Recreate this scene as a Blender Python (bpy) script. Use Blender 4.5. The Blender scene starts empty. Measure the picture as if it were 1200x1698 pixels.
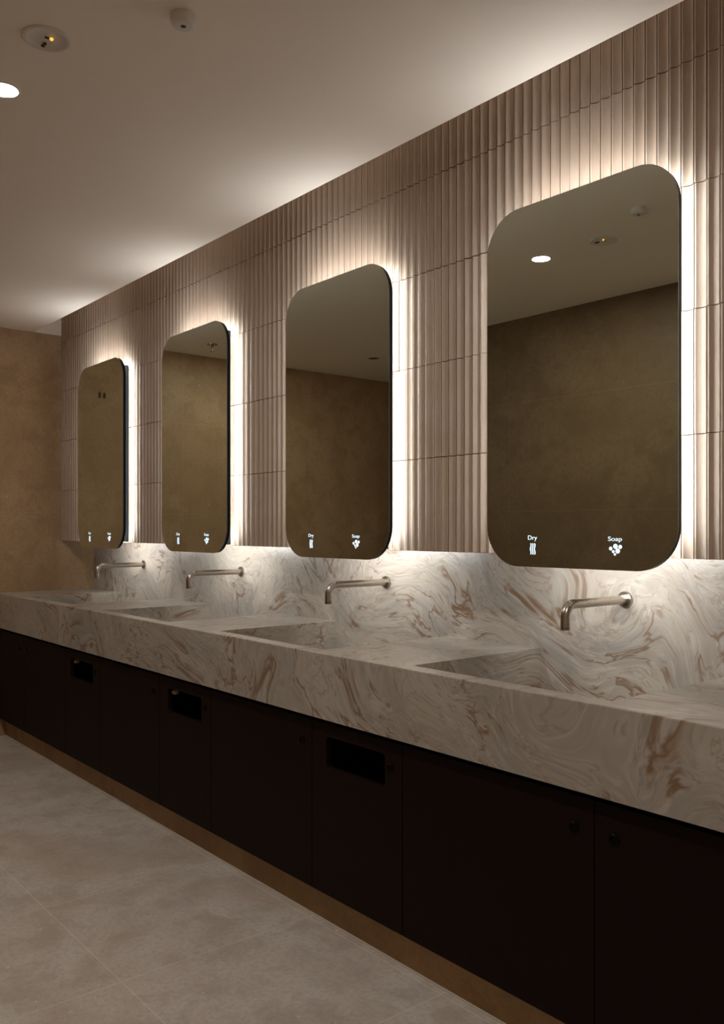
import bpy, bmesh, math, random
from mathutils import Vector, Matrix
random.seed(7)
scene = bpy.context.scene
COL = scene.collection
S = 1.12                      # metres per survey unit
FLOOR = -1.1277               # survey height of the floor (camera = 0)

def L(v): return v * S
def Z(v): return (v - FLOOR) * S

# ------------------------------------------------------------------ survey
CAMX, CAMY = 4.901, -1.8094
Y_SPL, Y_MIR = 0.1906, -0.0585
Y_CNT, Y_DOOR, Y_KICK = -0.3613, -0.3413, -0.3049
Z_TOP, Z_SLAB, Z_DOORB = -0.3471, -0.530, -1.0257
Z_CEIL, Z_TILE = 1.0943, -0.0686
Z_MT, Z_MB = 0.8322, -0.0981
MX0, MW, SP = 3.3025, 0.558, 0.9649
BX0, BW, RIM = 3.2771, 0.59, 0.050
FX0, Z_FL = 3.5629, -0.1874
ROW = 0.281
SLOT = 0.1517
X_END, X_BACK = 4.83, 6.4
Y_FAR = -3.3
Z_SLOTTOP = Z_CEIL + 0.22

# ------------------------------------------------------------------ node helpers
def new_mat(name):
    m = bpy.data.materials.new(name); m.use_nodes = True
    nt = m.node_tree
    return m, nt, nt.nodes['Principled BSDF']

def simple(name, col, rough=0.5, metal=0.0, spec=0.5, emit=None, es=0.0):
    m, nt, b = new_mat(name)
    b.inputs['Base Color'].default_value = (*col, 1)
    b.inputs['Roughness'].default_value = rough
    b.inputs['Metallic'].default_value = metal
    b.inputs['Specular IOR Level'].default_value = spec
    if emit:
        b.inputs['Emission Color'].default_value = (*emit, 1)
        b.inputs['Emission Strength'].default_value = es
    return m

class N:
    """small wrapper to write shader maths compactly"""
    def __init__(self, nt): self.nt = nt
    def node(self, t, **kw):
        n = self.nt.nodes.new(t)
        for k, v in kw.items(): setattr(n, k, v)
        return n
    def link(self, a, b): self.nt.links.new(a, b)
    def put(self, sock, v):
        if hasattr(v, 'is_output'): self.link(v, sock)
        else: sock.default_value = v
    def math(self, op, a, b=None, c=None, clamp=False):
        n = self.node('ShaderNodeMath', operation=op); n.use_clamp = clamp
        self.put(n.inputs[0], a)
        if b is not None: self.put(n.inputs[1], b)
        if c is not None: self.put(n.inputs[2], c)
        return n.outputs[0]
    def vmath(self, op, a, b=None, scale=None):
        n = self.node('ShaderNodeVectorMath', operation=op)
        self.put(n.inputs[0], a)
        if b is not None: self.put(n.inputs[1], b)
        if scale is not None: self.put(n.inputs['Scale'], scale)
        return n.outputs[0]
    def noise(self, vec, scale, detail=4, rough=0.55, dist=0.0):
        n = self.node('ShaderNodeTexNoise')
        self.put(n.inputs['Vector'], vec)
        n.inputs['Scale'].default_value = scale; n.inputs['Detail'].default_value = detail
        n.inputs['Roughness'].default_value = rough; n.inputs['Distortion'].default_value = dist
        return n.outputs['Fac'], n.outputs['Color']
    def smooth(self, v, a, b, lo=0.0, hi=1.0):
        n = self.node('ShaderNodeMapRange', interpolation_type='SMOOTHSTEP')
        self.put(n.inputs[0], v)
        for i, x in enumerate((a, b, lo, hi)): n.inputs[i + 1].default_value = x
        return n.outputs[0]
    def mix(self, f, a, b):
        n = self.node('ShaderNodeMix', data_type='RGBA')
        self.put(n.inputs['Factor'], f)
        self.put(n.inputs['A'], a if hasattr(a, 'is_output') else (*a, 1))
        self.put(n.inputs['B'], b if hasattr(b, 'is_output') else (*b, 1))
        return n.outputs['Result']
    def pos(self): return self.node('ShaderNodeNewGeometry').outputs['Position']
    def sep(self, v):
        n = self.node('ShaderNodeSeparateXYZ'); self.put(n.inputs[0], v); return n.outputs
    def mapping(self, v, rot=(0, 0, 0), scale=(1, 1, 1), loc=(0, 0, 0)):
        n = self.node('ShaderNodeMapping'); self.put(n.inputs[0], v)
        n.inputs['Rotation'].default_value = rot; n.inputs['Scale'].default_value = scale
        n.inputs['Location'].default_value = loc
        return n.outputs[0]
    def bump(self, h, strength, dist):
        n = self.node('ShaderNodeBump'); self.put(n.inputs['Height'], h)
        n.inputs['Strength'].default_value = strength; n.inputs['Distance'].default_value = dist
        return n.outputs[0]

def joint(n, c, off, pitch, half):
    """1 on a joint line repeated every pitch along coordinate c"""
    t = n.math('DIVIDE', n.math('SUBTRACT', c, off), pitch)
    f = n.math('FRACT', n.math('ADD', t, 0.5))
    d = n.math('MULTIPLY', n.math('ABSOLUTE', n.math('SUBTRACT', f, 0.5)), pitch)
    return n.smooth(d, half * 0.5, half * 1.3, 1.0, 0.0)

# ------------------------------------------------------------------ materials
def marble():
    m, nt, b = new_mat('swirled_marble'); n = N(nt)
    p = n.pos()
    half = (0.5, 0.5, 0.5)
    # flowing domain, warped twice so that the streaks curl into swirls
    q = n.mapping(p, rot=(0.25, -0.42, 0.0), scale=(1.04, 1.04, 1.04))
    _, w1 = n.noise(q, 1.9, 1, 0.4)
    q1 = n.vmath('ADD', q, n.vmath('SCALE', n.vmath('SUBTRACT', w1, half), scale=0.80))
    _, w2 = n.noise(q1, 5.0, 2, 0.5)
    q2 = n.vmath('ADD', q1, n.vmath('SCALE', n.vmath('SUBTRACT', w2, half), scale=0.13))
    st = n.mapping(q2, scale=(1.0, 2.2, 4.2))
    f1, _ = n.noise(st, 1.7, 5, 0.55)
    f2, _ = n.noise(st, 3.4, 5, 0.60)
    f3, _ = n.noise(n.vmath('ADD', st, (7.3, 2.1, 4.4)), 2.3, 4, 0.55)
    fine, _ = n.noise(n.mapping(q2, scale=(1.0, 3.0, 9.0)), 6.5, 6, 0.64)
    grey, _ = n.noise(n.vmath('ADD', n.mapping(q1, scale=(1.0, 1.0, 2.0)), (4.7, 8.1, 2.6)), 3.2, 3, 0.5)
    col = n.mix(n.smooth(f1, 0.34, 0.66), (0.485, 0.436, 0.374), (0.385, 0.341, 0.294))
    col = n.mix(n.math('MULTIPLY', n.smooth(grey, 0.50, 0.68), 0.7), col, (0.345, 0.323, 0.297))
    col = n.mix(n.math('MULTIPLY', n.smooth(fine, 0.48, 0.70), 0.55), col, (0.575, 0.537, 0.485))
    col = n.mix(n.math('MULTIPLY', n.smooth(fine, 0.50, 0.30), 0.35), col, (0.33, 0.28, 0.237))
    def vein(f, c, wdt):
        d = n.math('ABSOLUTE', n.math('SUBTRACT', f, c))
        return n.smooth(d, 0.0, wdt, 1.0, 0.0)
    mask, _ = n.noise(n.vmath('ADD', q1, (3.1, 5.5, 1.2)), 3.6, 2, 0.5)
    mk = n.smooth(mask, 0.43, 0.57)
    mask2, _ = n.noise(n.mapping(q2, scale=(1.0, 1.0, 2.2), loc=(9.4, 1.5, 6.2)), 5.5, 2, 0.5)
    mk2 = n.smooth(mask2, 0.52, 0.66)
    col = n.mix(n.math('MULTIPLY', vein(f2, 0.45, 0.020), 0.62), col, (0.315, 0.248, 0.192))
    col = n.mix(n.math('MULTIPLY', vein(f3, 0.56, 0.018), 0.55), col, (0.280, 0.254, 0.235))
    col = n.mix(n.math('MULTIPLY', n.math('MULTIPLY', vein(f3, 0.47, 0.026), mk), 0.85), col, (0.215, 0.130, 0.078))
    col = n.mix(n.math('MULTIPLY', n.math('MULTIPLY', vein(f1, 0.50, 0.030), mk2), 0.90), col, (0.235, 0.130, 0.068))
    col = n.mix(n.math('MULTIPLY', n.math('MULTIPLY', n.smooth(f2, 0.60, 0.70), mk2), 0.75), col, (0.315, 0.205, 0.128))
    n.link(col, b.inputs['Base Color'])
    b.inputs['Roughness'].default_value = 0.32
    b.inputs['Specular IOR Level'].default_value = 0.35
    return m

def stone(name, axes, off, pitch, c0, c1, c2, grout, gamt=0.5, half=0.0016, rough=0.55, nsc=1.0):
    m, nt, b = new_mat(name); n = N(nt)
    p = n.pos(); xyz = n.sep(p)
    a = joint(n, xyz[axes[0]], off[0], pitch[0], half)
    c = joint(n, xyz[axes[1]], off[1], pitch[1], half)
    g = n.math('MAXIMUM', a, c)
    big, _ = n.noise(p, 1.6 * nsc, 5, 0.6, 0.6)
    mid, _ = n.noise(p, 7.0 * nsc, 6, 0.65, 0.4)
    fine, _ = n.noise(p, 60.0, 5, 0.7)
    col = n.mix(n.smooth(big, 0.38, 0.62), c0, c1)
    col = n.mix(n.math('MULTIPLY', n.smooth(mid, 0.42, 0.66), 0.75), col, c2)
    col = n.mix(n.math('MULTIPLY', n.smooth(fine, 0.42, 0.68), 0.40), col, tuple(x * 0.66 for x in c0))
    spk, _ = n.noise(p, 38.0, 2, 0.4)
    col = n.mix(n.math('MULTIPLY', n.smooth(spk, 0.70, 0.76), 0.35), col, tuple(min(1, x * 1.5) for x in c1))
    col = n.mix(n.math('MULTIPLY', g, gamt), col, grout)
    n.link(col, b.inputs['Base Color'])
    b.inputs['Roughness'].default_value = rough
    b.inputs['Specular IOR Level'].default_value = 0.3
    n.link(n.bump(fine, 0.12, 0.004), b.inputs['Normal'])
    return m

def fluted_tile():
    m, nt, b = new_mat('fluted_clay_tile'); n = N(nt)
    p = n.pos(); xyz = n.sep(p)
    ix = n.math('FLOOR', n.math('DIVIDE', xyz[0], PITCH))
    iz = n.math('FLOOR', n.math('DIVIDE', n.math('SUBTRACT', xyz[2], Z(Z_TILE)), L(ROW)))
    cmb = n.node('ShaderNodeCombineXYZ'); n.put(cmb.inputs[0], n.math('FLOOR', n.math('DIVIDE', ix, 3.0))); n.put(cmb.inputs[2], iz)
    wn = n.node('ShaderNodeTexWhiteNoise'); n.put(wn.inputs['Vector'], cmb.outputs[0])
    cloud, _ = n.noise(p, 5.0, 5, 0.6)
    fine, _ = n.noise(n.mapping(p, scale=(1, 1, 0.25)), 70.0, 4, 0.6)
    col = n.mix(wn.outputs['Value'], (0.455, 0.340, 0.252), (0.410, 0.302, 0.220))
    col = n.mix(n.math('MULTIPLY', n.smooth(cloud, 0.35, 0.7), 0.5), col, (0.48, 0.375, 0.295))
    col = n.mix(n.math('MULTIPLY', n.smooth(fine, 0.4, 0.75), 0.3), col, (0.35, 0.255, 0.185))
    n.link(col, b.inputs['Base Color'])
    b.inputs['Roughness'].default_value = 0.5
    b.inputs['Specular IOR Level'].default_value = 0.35
    n.link(n.bump(fine, 0.08, 0.003), b.inputs['Normal'])
    return m

def plaster():
    m, nt, b = new_mat('white_plaster'); n = N(nt)
    f, _ = n.noise(n.pos(), 160.0, 3, 0.6)
    b.inputs['Base Color'].default_value = (0.91, 0.84, 0.74, 1)
    b.inputs['Roughness'].default_value = 0.85
    b.inputs['Specular IOR Level'].default_value = 0.15
    n.link(n.bump(f, 0.05, 0.002), b.inputs['Normal'])
    return m

def dark_laminate():
    m, nt, b = new_mat('dark_brown_laminate'); n = N(nt)
    f, _ = n.noise(n.mapping(n.pos(), scale=(6, 6, 0.7)), 9.0, 5, 0.6)
    col = n.mix(f, (0.0085, 0.0028, 0.0018), (0.0120, 0.0042, 0.0028))
    n.link(col, b.inputs['Base Color'])
    b.inputs['Roughness'].default_value = 0.55
    b.inputs['Specular IOR Level'].default_value = 0.12
    return m

def brushed_nickel():
    m, nt, b = new_mat('brushed_bronze_nickel'); n = N(nt)
    f, _ = n.noise(n.mapping(n.pos(), scale=(40, 1, 40)), 30.0, 3, 0.6)
    b.inputs['Base Color'].default_value = (0.50, 0.445, 0.385, 1)
    b.inputs['Metallic'].default_value = 1.0
    n.link(n.smooth(f, 0.2, 0.8, 0.24, 0.36), b.inputs['Roughness'])
    return m

PITCH = L(0.0309)
M = dict(
    marble=marble(),
    stone_end=stone('brown_stone_tile', (1, 2), (L(-2.02), Z(0.657)), (L(1.135), L(0.5675)),
                    (0.43, 0.284, 0.158), (0.50, 0.348, 0.206), (0.36, 0.236, 0.130), (0.55, 0.42, 0.28), 0.35),
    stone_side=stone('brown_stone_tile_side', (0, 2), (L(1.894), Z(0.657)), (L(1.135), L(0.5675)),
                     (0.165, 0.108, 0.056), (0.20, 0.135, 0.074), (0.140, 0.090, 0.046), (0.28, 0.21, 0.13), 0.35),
    floor=stone('grey_beige_stone_floor', (0, 1), (L(2.848), L(-0.327)), (L(0.545), L(0.573)),
                (0.53, 0.445, 0.37), (0.62, 0.56, 0.505), (0.44, 0.37, 0.31), (0.75, 0.68, 0.60), 0.6, 0.0018, 0.45, 1.0),
    kick=stone('brown_stone_plinth', (0, 2), (L(3.25), 9.0), (L(0.545), 30.0),
               (0.36, 0.215, 0.095), (0.42, 0.26, 0.12), (0.29, 0.175, 0.08), (0.46, 0.32, 0.18), 0.4),
    tile=fluted_tile(),
    grout=simple('tile_grout', (0.17, 0.115, 0.08), 0.9),
    plaster=plaster(),
    door=dark_laminate(),
    black=simple('matt_black_carcass', (0.006, 0.005, 0.005), 0.8, spec=0.1),
    lock=simple('black_lock_enamel', (0.002, 0.002, 0.002), 0.25, spec=0.12),
    brass=simple('dull_brass', (0.60, 0.44, 0.22), 0.5, 0.6),
    nickel=brushed_nickel(),
    mirror=simple('tinted_mirror', (0.74, 0.79, 0.70), 0.0, 1.0),
    glass_edge=simple('mirror_glass_edge', (0.05, 0.10, 0.10), 0.1),
    frame=simple('black_mirror_frame', (0.006, 0.006, 0.006), 0.4, 0.0, 0.12),
    box=simple('grey_steel_box', (0.022, 0.023, 0.024), 0.6, spec=0.15),
    led=simple('led_strip', (0.9, 0.9, 0.9), 0.5, emit=(0.86, 0.94, 1.0), es=20.0),
    led_added_splash=simple('added_splash_led', (0.9, 0.9, 0.9), 0.5, emit=(0.97, 0.965, 0.935), es=62.0),
    added_uplight=simple('added_led_uplight', (0.9, 0.9, 0.9), 0.5, emit=(0.93, 0.96, 1.0), es=26.0),
    icon=simple('lit_icon', (0.7, 0.8, 0.9), 0.5, emit=(0.66, 0.84, 1.0), es=0.42),
    white=simple('white_plastic', (0.70, 0.66, 0.60), 0.45),
    lamp=simple('lamp_lens', (0.9, 0.9, 0.9), 0.4, emit=(1.0, 0.95, 0.88), es=295.0),
    lamp_added=simple('added_dim_lens', (0.9, 0.9, 0.9), 0.4, emit=(1.0, 0.95, 0.88), es=150.0),
    amber=simple('amber_indicator', (0.9, 0.5, 0.1), 0.4, emit=(1.0, 0.40, 0.05), es=0.62),
    dark=simple('dark_plastic', (0.02, 0.017, 0.015), 0.4),
    chrome=simple('sprinkler_chrome', (0.35, 0.33, 0.30), 0.25, 1.0),
    trim=simple('pale_sealant', (0.62, 0.56, 0.49), 0.5),
)

# ------------------------------------------------------------------ mesh helpers
def obj(name, bm, mat, parent=None, smooth=False, loc=None):
    me = bpy.data.meshes.new(name)
    bmesh.ops.recalc_face_normals(bm, faces=bm.faces[:])
    bm.to_mesh(me); bm.free()
    for mm in (mat if isinstance(mat, (list, tuple)) else [mat]): me.materials.append(mm)
    if smooth:
        for p in me.polygons: p.use_smooth = True
        try: me.set_sharp_from_angle(angle=math.radians(35))
        except Exception: pass
    o = bpy.data.objects.new(name, me); COL.objects.link(o)
    if parent is not None: o.parent = parent
    if loc is not None: o.location = loc
    return o

def box(bm, x0, x1, y0, y1, z0, z1):
    v = [bm.verts.new((x, y, z)) for x in (x0, x1) for y in (y0, y1) for z in (z0, z1)]
    for f in ((0, 1, 3, 2), (4, 6, 7, 5), (0, 4, 5, 1), (2, 3, 7, 6), (0, 2, 6, 4), (1, 5, 7, 3)):
        bm.faces.new([v[i] for i in f])

def bx(*a):
    bm = bmesh.new(); box(bm, *a); return bm

def bevel(bm, w, seg=2):
    bmesh.ops.bevel(bm, geom=bm.edges[:], offset=w, segments=seg, profile=0.5, affect='EDGES')
    return bm

def rrect(x0, x1, z0, z1, r, seg=10):
    pts = []
    for cx, cz, a0 in ((x1 - r, z1 - r, 0), (x0 + r, z1 - r, 90), (x0 + r, z0 + r, 180), (x1 - r, z0 + r, 270)):
        for k in range(seg + 1):
            a = math.radians(a0 + 90 * k / seg)
            pts.append((cx + r * math.cos(a), cz + r * math.sin(a)))
    return pts

def slab_xz(bm, pts, y0, y1):
    """polygon in XZ extruded from y0 to y1"""
    a = [bm.verts.new((x, y0, z)) for x, z in pts]; b_ = [bm.verts.new((x, y1, z)) for x, z in pts]
    f = bm.faces.new(a); g = bm.faces.new(b_[::-1])
    k = len(pts)
    for i in range(k): bm.faces.new((a[i], b_[i], b_[(i + 1) % k], a[(i + 1) % k]))
    return f, g

def ring_xz(bm, po, pi, y0, y1):
    """closed ring between two equal-length outlines"""
    k = len(po)
    vs = [[bm.verts.new((x, y, z)) for x, z in pts] for pts, y in ((po, y0), (pi, y0), (pi, y1), (po, y1))]
    for j in range(4):
        A, B = vs[j], vs[(j + 1) % 4]
        for i in range(k): bm.faces.new((A[i], A[(i + 1) % k], B[(i + 1) % k], B[i]))

def lathe(bm, prof, axis='Z', seg=40, centre=(0, 0, 0), cap=True):
    rings = []
    for r, h in prof:
        row = []
        if r < 1e-7:
            p = (0, 0, h) if axis == 'Z' else (0, h, 0)
            row = [bm.verts.new(Vector(p) + Vector(centre))]
        else:
            for k in range(seg):
                a = 2 * math.pi * k / seg
                p = (r * math.cos(a), r * math.sin(a), h) if axis == 'Z' else (r * math.cos(a), h, r * math.sin(a))
                row.append(bm.verts.new(Vector(p) + Vector(centre)))
        rings.append(row)
    for A, B in zip(rings, rings[1:]):
        for k in range(seg):
            a0, a1 = A[k % len(A)], A[(k + 1) % len(A)]
            b0, b1 = B[k % len(B)], B[(k + 1) % len(B)]
            vs = []
            for v in (a0, a1, b1, b0):
                if v not in vs: vs.append(v)
            if len(vs) > 2: bm.faces.new(vs)
    if cap:
        for row in (rings[0], rings[-1]):
            if len(row) > 2: bm.faces.new(row)

def tube(bm, path, r, seg=24, r_in=None):
    """round pipe along a path lying in a plane X = const"""
    rings = []
    for i, p in enumerate(path):
        p = Vector(p)
        d = (Vector(path[min(i + 1, len(path) - 1)]) - Vector(path[max(i - 1, 0)])).normalized()
        u = Vector((1, 0, 0)); w = d.cross(u).normalized()
        rings.append([bm.verts.new(p + (u * math.cos(2 * math.pi * k / seg) + w * math.sin(2 * math.pi * k / seg)) * r) for k in range(seg)])
    for A, B in zip(rings, rings[1:]):
        for k in range(seg): bm.faces.new((A[k], A[(k + 1) % seg], B[(k + 1) % seg], B[k]))
    bm.faces.new(rings[0]); bm.faces.new(rings[-1])

def thing(name, label, cat, loc=(0, 0, 0), group=None):
    o = bpy.data.objects.new(name, None); COL.objects.link(o); o.location = loc
    o.empty_display_size = 0.1
    o['label'] = label; o['category'] = cat
    if group: o['group'] = group
    return o

def tag(o, label, cat, group=None):
    o['label'] = label; o['category'] = cat
    if group: o['group'] = group
    return o

def struct(name, bm, mat, parent=None, smooth=False):
    o = obj(name, bm, mat, parent, smooth)
    if parent is None: o['kind'] = 'structure'
    return o

def copy_tree(src, parent=None):
    c = src.copy(); COL.objects.link(c)
    if parent is not None:
        c.parent = parent
    for ch in list(src.children): copy_tree(ch, c)
    return c

# ------------------------------------------------------------------ the room
T = 0.15
struct('floor', bx(-T, L(X_BACK) + T, L(Y_FAR) - T, L(Y_SPL) + T, -0.1, 0.0), M['floor'])

# ceiling: plasterboard stopping short of the tiled wall, with a slot above the wall
ce = struct('ceiling', bx(-T, L(X_BACK) + T, L(Y_FAR) - T, L(-SLOT), Z(Z_CEIL), Z(Z_CEIL) + 0.028), M['plaster'])
bm = bmesh.new()
box(bm, -T, L(X_BACK) + T, L(-SLOT) - 0.06, L(Y_SPL) + T, Z(Z_SLOTTOP), Z(Z_SLOTTOP) + 0.03)
box(bm, -T, L(X_BACK) + T, L(-SLOT) - 0.06, L(-SLOT) - 0.05, Z(Z_CEIL) + 0.028, Z(Z_SLOTTOP))
obj('slot_lining', bm, M['plaster'], ce)

# end wall, stone up to the ceiling line, painted above it inside the slot
wb = struct('wall_back', bx(-T, 0, L(Y_FAR) - T, L(Y_SPL), 0, Z(Z_CEIL)), M['stone_end'])
obj('painted_strip', bx(-T, 0, L(-SLOT) - 0.05, L(Y_SPL), Z(Z_CEIL), Z(Z_SLOTTOP)), M['plaster'], wb)

# vanity wall: backing plus the boxed-out tiled upper half
bm = bmesh.new()
box(bm, 0, L(X_BACK), L(Y_SPL) + 0.020, L(Y_SPL) + T, 0, Z(Z_TILE))
box(bm, 0, L(X_BACK), 0.012, L(Y_SPL) + T, Z(Z_TILE), Z(Z_SLOTTOP))
wr = struct('wall_right', bm, M['grout'])

def fluted():
    bm = bmesh.new()
    x_end = L(X_BACK); D = 0.0058; groove = 0.0026; ridge = 0.0062
    n_arc = 7
    row_i = 0; z = Z(Z_TILE); top = Z(Z_SLOTTOP)
    while z < top - 0.01:
        z0 = z + 0.0012; z1 = min(z + L(ROW) - 0.0014, top)
        x = 0.002; k = 0
        while x < x_end - PITCH:
            if k % 3 == 0:
                jx = random.uniform(-0.0007, 0.0007); jy = random.uniform(0.0, 0.0012); jz = random.uniform(-0.0006, 0.0006)
            prof = [(x + groove, 0.0125), (x + groove, 0.0012 + jy), (x + groove + 0.0012, jy), (x + groove + ridge - 0.0012, jy), (x + groove + ridge, 0.0014 + jy)]
            w = PITCH - groove - ridge
            for i in range(1, n_arc + 1):
                t = i / n_arc
                prof.append((x + groove + ridge + w * t, jy + 0.0014 + D * (1 - (2 * t - 1) ** 2) if i < n_arc else jy + 0.0008))
            prof.append((x + PITCH, 0.0125))
            A = [bm.verts.new((px + jx, py, z0 + jz)) for px, py in prof]
            B = [bm.verts.new((px + jx, py, z1 + jz)) for px, py in prof]
            for i in range(len(prof) - 1): bm.faces.new((A[i], A[i + 1], B[i + 1], B[i]))
            bm.faces.new(A[::-1]); bm.faces.new(B)
            x += PITCH; k += 1
        z += L(ROW); row_i += 1
    return bm
tc = obj('tile_cladding', fluted(), M['tile'], wr, smooth=True)

# opposite pier beside the camera and the rest of the shell
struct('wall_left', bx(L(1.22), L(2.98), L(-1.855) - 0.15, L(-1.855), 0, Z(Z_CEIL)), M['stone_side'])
struct('wall_left.001', bx(0, L(X_BACK), L(Y_FAR) - T, L(Y_FAR), 0, Z(Z_CEIL)), M['plaster'])
bm = bmesh.new()
box(bm, L(X_BACK), L(X_BACK) + T, L(Y_FAR) - T, L(Y_SPL) + T, 0, Z(Z_CEIL))
box(bm, L(X_BACK), L(X_BACK) + T, L(-SLOT) - 0.05, L(Y_SPL) + T, Z(Z_CEIL), Z(Z_SLOTTOP))
struct('wall_front', bm, M['plaster'])

# plinth under the cabinets and its sealant line
struct('baseboard_right', bx(0, L(X_END), L(Y_KICK), L(Y_KICK) + 0.02, 0, Z(Z_DOORB) + 0.01), M['kick'])
struct('trim_1', bx(0, L(X_END), L(Y_KICK) - 0.005, L(Y_KICK), 0, 0.005), M['trim'])

# ------------------------------------------------------------------ splashback and countertop
spl = obj('splashback', bx(0.001, L(X_END), L(Y_SPL), L(Y_SPL) + 0.019, Z(Z_TOP), Z(Z_TILE) - 0.001), M['marble'])
tag(spl, 'swirled cream marble splashback panel behind the taps, below the mirrors', 'splashback')

ct = thing('vanity_countertop', 'long cream marble countertop with brown streaks and four sunken basins', 'countertop', (0, 0, Z(Z_SLAB)))
zt, zb = Z(Z_TOP) - Z(Z_SLAB), 0.0
yf, yb, yr = L(Y_CNT), L(Y_SPL) + 0.018, L(Y_CNT + RIM)
t_b = 0.012
def comb():
    out = [(0.001, yf), (L(X_END), yf), (L(X_END), yb)]
    for i in range(4):
        x0 = L(BX0 - i * SP); x1 = x0 + L(BW)
        out += [(x1 + t_b, yb), (x1 + t_b, yr - t_b), (x0 - t_b, yr - t_b), (x0 - t_b, yb)]
    out.append((0.001, yb))
    bm = bmesh.new()
    A = [bm.verts.new((x, y, zt)) for x, y in out]; B = [bm.verts.new((x, y, zb)) for x, y in out]
    bm.faces.new(A); bm.faces.new(B[::-1])
    k = len(out)
    for i in range(k): bm.faces.new((A[i], B[i], B[(i + 1) % k], A[(i + 1) % k]))
    bmesh.ops.recalc_face_normals(bm, faces=bm.faces[:])
    es = [e for e in bm.edges if all(abs(v.co.z - zt) < 1e-6 for v in e.verts) and all(abs(v.co.y - yf) < 1e-6 for v in e.verts)]
    bmesh.ops.bevel(bm, geom=es, offset=0.003, segments=2, profile=0.5, affect='EDGES')
    return bm
obj('slab', comb(), M['marble'], ct)
depth = 0.145
for i in range(4):
    x0 = L(BX0 - i * SP); x1 = x0 + L(BW)
    bm = bmesh.new(); g = 0.0002
    box(bm, x0 - t_b + g, x0, yr - t_b + g, L(Y_SPL), zt - depth, zt)              # left wall
    box(bm, x1, x1 + t_b - g, yr - t_b + g, L(Y_SPL), zt - depth, zt)              # right wall
    box(bm, x0, x1, yr - t_b + g, yr, zt - depth, zt)                              # front wall
    box(bm, x0 - t_b + g, x1 + t_b - g, L(Y_SPL), L(Y_SPL) + 0.017, zt - depth, zt)  # back wall
    # gently sloping floor
    va = [(x0 - t_b + g, yr - t_b + g, zt - depth), (x1 + t_b - g, yr - t_b + g, zt - depth), (x1 + t_b - g, L(Y_SPL) + 0.017, zt - depth), (x0 - t_b + g, L(Y_SPL) + 0.017, zt - depth)]
    lo = [bm.verts.new((a, b_, c - 0.014)) for a, b_, c in va]; hi = [bm.verts.new(v) for v in va]
    bm.faces.new(hi); bm.faces.new(lo[::-1])
    for k in range(4): bm.faces.new((hi[k], lo[k], lo[(k + 1) % 4], hi[(k + 1) % 4]))
    obj('basin', bm, M['marble'], ct)

# ------------------------------------------------------------------ taps
def make_tap():
    t = thing('wall_tap', '', 'tap')
    r = L(0.0118); ln = L(Y_SPL + 0.065); br = 0.036; drop = L(0.063)
    bm = bmesh.new()
    path = [(0, 0.002, 0), (0, -ln * 0.3, 0), (0, -ln * 0.6, 0), (0, -(ln - br), 0)]
    for k in range(1, 13):
        a = math.pi / 2 * k / 12
        path.append((0, -(ln - br) - br * math.sin(a), -br + br * math.cos(a)))
    path.append((0, -ln, -(drop - 0.004)))
    tube(bm, path, r, 28)
    obj('spout', bm, M['nickel'], t, True)
    bm = bmesh.new()
    lathe(bm, [(r * 0.72, -0.001), (r, -0.001), (r, -0.009), (r * 0.78, -0.010), (r * 0.70, -0.004), (0, -0.004)], 'Z', 28, (0, -ln, -(drop - 0.010)), cap=False)
    obj('outlet', bm, M['nickel'], t, True)
    bm = bmesh.new()
    R = L(0.0215)
    lathe(bm, [(r * 0.9, 0.0), (R, 0.0), (R, -0.0065), (R - 0.001, -0.008), (r * 0.9, -0.008)], 'Y', 40, cap=False)
    obj('flange', bm, M['nickel'], t, True)
    return t
tap = make_tap()
TL = ['bronze wall tap over the nearest basin, under the largest mirror',
      'bronze wall tap over the second basin from the right',
      'bronze wall tap over the third basin from the right',
      'bronze wall tap farthest away, nearest the brown end wall']
for i in range(4):
    t = tap if i == 0 else copy_tree(tap)
    t.location = (L(FX0 - i * SP), L(Y_SPL), Z(Z_FL)); t['label'] = TL[i]; t['group'] = 'bronze taps along the splashback'

# ------------------------------------------------------------------ mirrors
def text_mesh(s, w, h):
    cu = bpy.data.curves.new('t', 'FONT'); cu.body = s; cu.size = 1.0; cu.extrude = 0.0; cu.offset = 0.0
    o = bpy.data.objects.new('t', cu); COL.objects.link(o)
    bpy.context.view_layer.update()
    me = bpy.data.meshes.new_from_object(o.evaluated_get(bpy.context.evaluated_depsgraph_get()))
    bpy.data.objects.remove(o)
    xs = [v.co.x for v in me.vertices]; ys = [v.co.y for v in me.vertices]
    bm = bmesh.new(); bm.from_mesh(me)
    for v in bm.verts:
        x = (v.co.x - min(xs)) / (max(xs) - min(xs)) * w; y = (v.co.y - min(ys)) / (max(ys) - min(ys)) * h
        v.co = (x, 0, y)
    return bm

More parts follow.
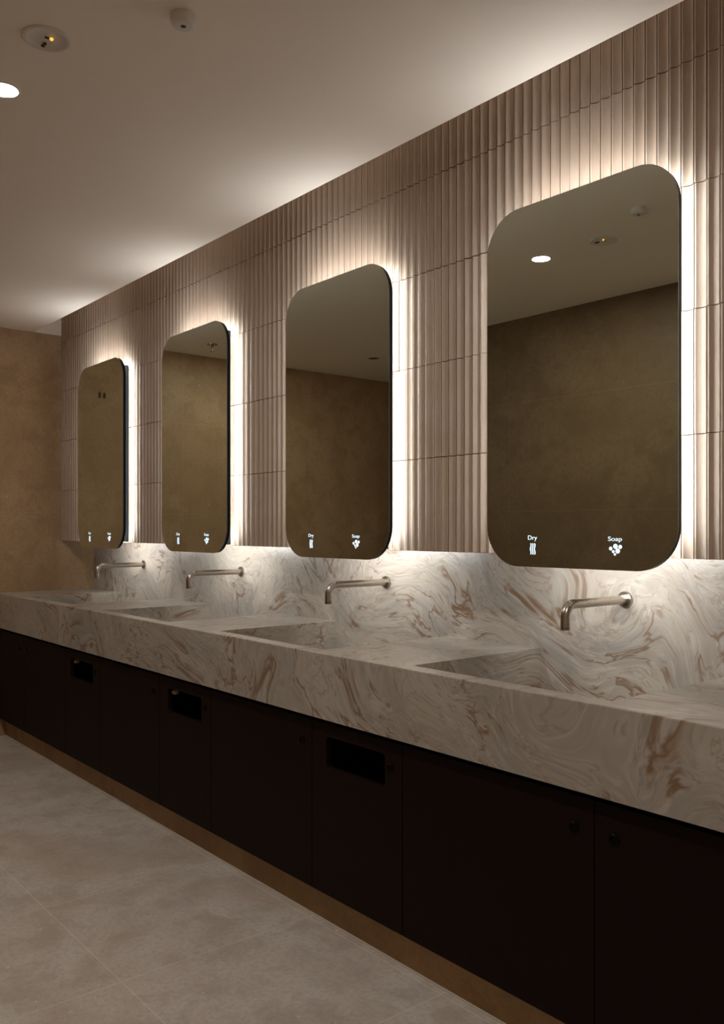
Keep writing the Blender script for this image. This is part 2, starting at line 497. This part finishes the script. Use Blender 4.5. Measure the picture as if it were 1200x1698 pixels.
def make_mirror():
    t = thing('mirror', '', 'mirror')
    w, h = L(MW), L(Z_MT - Z_MB); r = L(0.105)
    gap = L(-Y_MIR)                      # from mirror face to tile face
    yf = 0.0
    bm = bmesh.new()
    slab_xz(bm, rrect(0, w, 0, h, r, 14), yf, yf + 0.004)
    me = obj('mirror_glass', bm, [M['mirror'], M['glass_edge']], t)
    for p in me.data.polygons:
        p.material_index = 0 if abs(p.normal.y) > 0.9 else 1
    bm = bmesh.new(); e = 0.0012
    slab_xz(bm, rrect(e, w - e, e, h - e, r - e, 14), yf + 0.004, yf + 0.0170)
    obj('frame', bm, M['frame'], t)
    bm = bmesh.new()
    box(bm, L(0.07), w - L(0.07), yf + 0.0170, yf + gap - 0.0005, L(0.034), h - L(0.036))
    obj('back_box', bm, M['box'], t)
    bm = bmesh.new(); a, b_, c_ = 0.015, 0.026, 0.024      # flush light channel in the back of the frame
    po, pi = rrect(a, w - a, 0.040, h - a, r - a, 14), rrect(b_, w - b_, 0.051, h - b_, r - b_, 14)
    va, vb = [[bm.verts.new((x, yf + 0.0174, z)) for x, z in pts] for pts in (po, pi)]
    for k in range(len(po)):
        q = (k + 1) % len(po); bm.faces.new((va[k], va[q], vb[q], vb[k]))
    obj('light_strip', bm, M['led'], t)
    bm = bmesh.new()                                         # extra strip added to brighten the splashback below
    bm.faces.new([bm.verts.new((x, yf + 0.0174, z)) for x, z in ((r, c_), (w - r, c_), (w - r, c_ + 0.011), (r, c_ + 0.011))])
    obj('added_splash_strip', bm, M['led_added_splash'], t)
    bm = bmesh.new(); zu = h - e + 0.0002                   # made-up strip on the frame top, added to brighten the ceiling
    pr = ((yf + 0.0055, zu), (yf + 0.0165, zu), (yf + 0.0165, zu + 0.0042), (yf + 0.0055, zu + 0.0004))
    va, vb = [[bm.verts.new((x, y_, z_)) for y_, z_ in pr] for x in (r, w - r)]
    for k in range(4):
        f = bm.faces.new((va[k], va[(k + 1) % 4], vb[(k + 1) % 4], vb[k])); f.material_index = 1 if k == 2 else 0
    bm.faces.new(va); bm.faces.new(vb[::-1])
    obj('added_top_strip', bm, [M['frame'], M['added_uplight']], t)
    y = -0.0006
    bm = text_mesh('Dry', L(0.029), L(0.0145)); obj('dry_lettering', bm, M['icon'], t, loc=(L(0.1390), y, L(0.0660)))
    bm = text_mesh('Soap', L(0.0375), L(0.0140)); obj('soap_lettering', bm, M['icon'], t, loc=(L(0.3785), y, L(0.0655)))
    bm = bmesh.new()
    for k in range(3):
        cx = L(0.1478 + 0.0064 * k); n = 16
        prev = None
        for j in range(n + 1):
            z = L(0.0320 + 0.0285 * j / n); dx = L(0.0011) * math.sin(2 * math.pi * j / n * 1.5)
            c = (bm.verts.new((cx + dx - L(0.0016), 0, z)), bm.verts.new((cx + dx + L(0.0016), 0, z)))
            if prev: bm.faces.new((prev[0], prev[1], c[1], c[0]))
            prev = c
    obj('dry_symbol', bm, M['icon'], t, loc=(0, y, 0))
    bm = bmesh.new()
    for px, py, pr in ((897, 232, 20), (936, 236, 16), (858, 252, 15), (915, 272, 20), (879, 278, 12), (892, 302, 10)):
        cx = L(0.3808 + (px - 843) * 0.000330); cz = L(0.0625 - (py - 210) * 0.000270); rr = L(pr * 0.000300)
        bm.faces.new([bm.verts.new((cx + rr * math.cos(2 * math.pi * k / 24), 0, cz + rr * math.sin(2 * math.pi * k / 24))) for k in range(24)])
    obj('soap_symbol', bm, M['icon'], t, loc=(0, y, 0))
    return t
mir = make_mirror()
ML = ['largest backlit rounded mirror, nearest, reflecting a lit ceiling lamp',
      'second backlit mirror from the right, reflecting a dark wall under grey ceiling',
      'third backlit mirror from the right, reflecting a ceiling sprinkler',
      'smallest, farthest backlit mirror, beside the brown end wall, reflecting only brown stone']
for i in range(4):
    t = mir if i == 0 else copy_tree(mir)
    t.location = (L(MX0 - i * SP), L(Y_MIR), Z(Z_MB)); t['label'] = ML[i]; t['group'] = 'backlit mirrors on the fluted wall'
mir.rotation_euler.z = 0.012; mir.location.y -= L(MW) * 0.5 * math.sin(0.012)   # the nearest mirror hangs very slightly askew

# ------------------------------------------------------------------ cabinets
def plate_hole(bm, x0, x1, z0, z1, hole, y0, y1):
    """rectangular panel with a rounded opening"""
    outer = [(x0, z0), (x1, z0), (x1, z1), (x0, z1)]
    lo = [bm.verts.new((x, y0, z)) for x, z in outer]; li = [bm.verts.new((x, y0, z)) for x, z in hole]
    es = [bm.edges.new((l[i], l[(i + 1) % len(l)])) for l in (lo, li) for i in range(len(l))]
    res = bmesh.ops.triangle_fill(bm, use_beauty=True, use_dissolve=False, edges=es)
    faces = [f for f in res['geom'] if isinstance(f, bmesh.types.BMFace)]
    ext = bmesh.ops.extrude_face_region(bm, geom=faces)
    for v in [g for g in ext['geom'] if isinstance(g, bmesh.types.BMVert)]: v.co.y = y1

ZD0, ZD1 = Z(Z_DOORB), Z(-0.5465)
def make_cabinet(x0, x1, knob, label, opening=False, latch=False):
    name = 'waste_cabinet' if opening else 'cabinet'
    t = thing(name, label, 'cabinet', (L(x0), L(Y_DOOR), ZD0), 'dark cabinets under the countertop')
    w = L(x1 - x0); h = ZD1 - ZD0; g = 0.0017; th = 0.018
    bt = Z(Z_SLAB) - 0.001 - ZD0
    back = L(Y_SPL) + 0.015 - L(Y_DOOR)
    bm = bmesh.new(); s = 0.015
    box(bm, 0.0004, s, th + 0.002, back, 0, bt); box(bm, w - s, w - 0.0004, th + 0.002, back, 0, bt)
    box(bm, s, w - s, th + 0.002, back, 0, s); box(bm, s, w - s, back - s, back, s, bt)
    box(bm, s, w - s, th + 0.002, th + 0.02, bt - 0.05, bt)
    obj('body', bm, M['black'], t)
    bm = bmesh.new()
    if opening:
        oz0, oz1 = Z(-0.668) - ZD0, Z(-0.5815) - ZD0
        plate_hole(bm, g, w - g, 0, h, rrect(L(0.068), L(0.319), oz0, oz1, 0.013, 6), 0, th)
    else:
        box(bm, g, w - g, 0, th, 0, h)
    d = obj('door', bm, M['door'], t)
    kx = L(knob - x0); kz = Z(-0.612) - ZD0; R = L(0.0115)
    bm = bmesh.new()
    lathe(bm, [(R, 0.0), (R, -0.0028), (R - 0.0012, -0.004), (R * 0.66, -0.004), (R * 0.58, -0.001), (0, -0.001)], 'Y', 28, cap=False)
    k = obj('lock', bm, M['lock'], d, True, (kx, 0, kz))
    if opening:
        bm = bmesh.new()                # chute tray seen through the opening
        box(bm, L(0.06), L(0.327), th + 0.16, th + 0.165, oz0 - 0.02, oz1 + 0.02)
        obj('chute', bm, M['black'], t)
        if latch:
            bm = bmesh.new()
            box(bm, L(0.080), L(0.100), th - 0.006, th + 0.004, oz1 - 0.025, oz1 - 0.012)
            box(bm, L(0.100), L(0.110), th - 0.003, th + 0.004, oz1 - 0.0225, oz1 - 0.0145)
            box(bm, L(0.076), L(0.110), th + 0.004, th + 0.007, oz1 - 0.0225, oz1 + 0.012)
            obj('latch', bm, M['brass'], t)['label'] = 'small brass latch inside the opening'
    return t
make_cabinet(0.001, 0.417, 0.345, 'narrow dark cabinet door touching the brown end wall, lock on its right')
make_cabinet(0.417, 0.977, 0.447, 'dark cabinet door left of the farthest rounded opening, lock on its left')
make_cabinet(0.977, 1.372, 1.318, 'dark cabinet with the farthest, smallest rounded opening and brass latch', True, True)
make_cabinet(1.372, 1.922, 1.872, 'plain dark cabinet door between the farthest and middle rounded openings')
make_cabinet(1.922, 2.308, 2.263, 'dark cabinet with the middle rounded opening and a brass latch', True, True)
make_cabinet(2.308, 2.885, 2.837, 'plain dark cabinet door between the middle and largest rounded openings')
make_cabinet(2.885, 3.271, 3.225, 'dark cabinet with the nearest, largest rounded opening', True)
make_cabinet(3.271, 3.846, 3.797, 'plain wide dark cabinet door right of the largest rounded opening')
make_cabinet(3.846, 4.425, 3.893, 'dark cabinet door nearest the camera, cut off by the right edge')
make_cabinet(4.425, 4.828, 4.48, 'narrow dark cabinet door at the near end of the counter')

# ------------------------------------------------------------------ ceiling things
def downlight(x, y, label, lit=True, lens='lamp'):
    zc = Z(Z_CEIL)
    t = thing('downlight', label, 'ceiling light', (L(x), L(y), zc))
    R = 0.047
    bm = bmesh.new()
    lathe(bm, [(R - 0.009, 0.0), (R, 0.0), (R, -0.0015), (R - 0.002, -0.003), (R - 0.007, -0.003), (R - 0.009, -0.0015)], 'Z', 48, cap=False)
    obj('trim_ring', bm, M['white'], t, True)
    bm = bmesh.new()
    if lit:
        lathe(bm, [(0, -0.002), (R - 0.012, -0.002), (R - 0.0085, -0.0008)], 'Z', 48, cap=False)
        obj('lens', bm, M[lens], t, True)
    else:
        lathe(bm, [(0, -0.0006), (R - 0.0085, -0.0008)], 'Z', 48, cap=False)
        obj('lens', bm, M['dark'], t, True)
    return t
downlight(2.660, -1.127, 'bright lit downlight in the ceiling at the left edge')
downlight(0.60, -1.117, 'added unseen lit downlight in the ceiling near the brown end wall', lens='lamp_added')  # out-of-view lamp added to light the end wall
downlight(4.67, -1.117, 'added unseen lit downlight in the ceiling nearest the camera')  # guessed lamp outside the frame, added to light the room
downlight(0.632, -1.905, 'dark unlit downlight seen reflected in the second mirror from the right', lit=False)

# emergency luminaire
t = thing('emergency_light', 'round white emergency light with glowing amber indicator in the ceiling', 'emergency light', (L(2.955), L(-1.124), Z(Z_CEIL)))
bm = bmesh.new(); R = 0.0585
lathe(bm, [(R - 0.001, 0), (R, -0.0025), (R - 0.003, -0.005), (R - 0.010, -0.0055), (R - 0.014, -0.0035), (R - 0.022, -0.0012), (0.010, -0.0008), (0, -0.0008)], 'Z', 56, cap=False)
obj('housing', bm, M['white'], t, True)
bm = bmesh.new(); lathe(bm, [(0.0042, -0.0009), (0.0042, -0.0035), (0.003, -0.0055), (0, -0.006)], 'Z', 20, cap=False)
obj('indicator', bm, M['amber'], t, True, (0.0072, 0.0108, 0))
bm = bmesh.new()
box(bm, -0.0085, -0.0045, -0.004, 0.004, -0.006, -0.0008); box(bm, 0.0045, 0.0085, -0.004, 0.004, -0.006, -0.0008); box(bm, -0.0045, 0.0045, -0.0014, 0.0014, -0.006, -0.0008)
obj('clip', bm, M['dark'], t, False, (-0.028, 0.004, 0))
bm = bmesh.new(); box(bm, -0.0022, 0.0022, -0.005, 0.005, -0.004, -0.0008)
obj('switch', bm, M['dark'], t, False, (0.006, -0.0005, 0))

# presence sensor
t = thing('ceiling_sensor', 'small white rounded presence sensor standing proud of the ceiling', 'sensor', (L(3.225), L(-0.928), Z(Z_CEIL)))
bm = bmesh.new(); R = 0.0305
lathe(bm, [(0, 0.001), (R - 0.0015, 0.001), (R - 0.0015, -0.003), (R, -0.003), (R, -0.015)] + [(R - 0.010 * (1 - math.cos(a)), -0.015 - 0.011 * math.sin(a)) for a in [math.pi / 2 * k / 8 for k in range(1, 9)]] + [(0.0075, -0.0265), (0.0065, -0.0245), (0, -0.0245)], 'Z', 48, cap=False)
obj('housing', bm, M['white'], t, True)
bm = bmesh.new(); lathe(bm, [(0.0066, -0.0246), (0.005, -0.0270), (0, -0.0278)], 'Z', 24, cap=False)
obj('lens', bm, M['dark'], t, True)

# sprinkler
t = thing('ceiling_sprinkler', 'small dark pendant sprinkler in the ceiling, reflected in the third mirror', 'sprinkler', (L(0.345), L(-0.895), Z(Z_CEIL)))
bm = bmesh.new(); lathe(bm, [(0, 0), (0.035, 0), (0.034, -0.004), (0.014, -0.007), (0, -0.007)], 'Z', 32, cap=False); obj('escutcheon', bm, M['chrome'], t, True)
bm = bmesh.new(); lathe(bm, [(0.009, -0.006), (0.009, -0.022), (0.005, -0.026), (0.005, -0.044), (0.003, -0.048)], 'Z', 20); obj('nozzle', bm, M['chrome'], t, True)
bm = bmesh.new(); lathe(bm, [(0, -0.047), (0.016, -0.047), (0.017, -0.049), (0, -0.0495)], 'Z', 24, cap=False); obj('deflector', bm, M['chrome'], t, True)

# two wall pegs on the end wall
for i, (y, lab) in enumerate(((-0.346, 'small black peg on the end wall, nearer the fluted tiles of the two'), (-0.374, 'small black peg on the end wall, farther from the fluted tiles of the two'))):
    bm = bmesh.new(); box(bm, 0.0, 0.006, -0.0045, 0.0045, -0.017, 0.017); bevel(bm, 0.0012, 2)
    o = obj('wall_peg', bm, M['dark'], None, False, (0.0005, L(y), Z(0.78)))
    tag(o, lab, 'wall peg', 'black pegs on the end wall')

# ------------------------------------------------------------------ world, camera
wd = bpy.data.worlds.new('World'); scene.world = wd; wd.use_nodes = True
wd.node_tree.nodes['Background'].inputs[0].default_value = (0.0, 0.0, 0.0, 1)
wd.node_tree.nodes['Background'].inputs[1].default_value = 0.0

cd = bpy.data.cameras.new('camera'); cam = bpy.data.objects.new('camera', cd); COL.objects.link(cam)
cd.sensor_fit = 'VERTICAL'; cd.sensor_height = 36.0; cd.sensor_width = 36.0 * 1200 / 1698
cd.lens = 1441.9 * 36.0 / 1698; cd.shift_y = -(849 - 876.58) / 1698; cd.clip_start = 0.01
yaw = math.radians(39.353)
fwd = Vector((-math.cos(yaw), math.sin(yaw), 0))
cam.location = (L(CAMX), L(CAMY), Z(0.0))
cam.rotation_euler = fwd.to_track_quat('-Z', 'Y').to_euler()
scene.camera = cam

scene.view_settings.view_transform = 'Standard'
scene.view_settings.look = 'None'
scene.view_settings.exposure = 1.47
scene.view_settings.gamma = 1.0
scene.view_settings.use_curve_mapping = False
scene.cycles.use_denoising = True
scene.cycles.max_bounces = 14
scene.cycles.diffuse_bounces = 10
scene.cycles.glossy_bounces = 6
scene.cycles.sample_clamp_indirect = 12.0
scene.cycles.caustics_reflective = False
scene.cycles.caustics_refractive = False
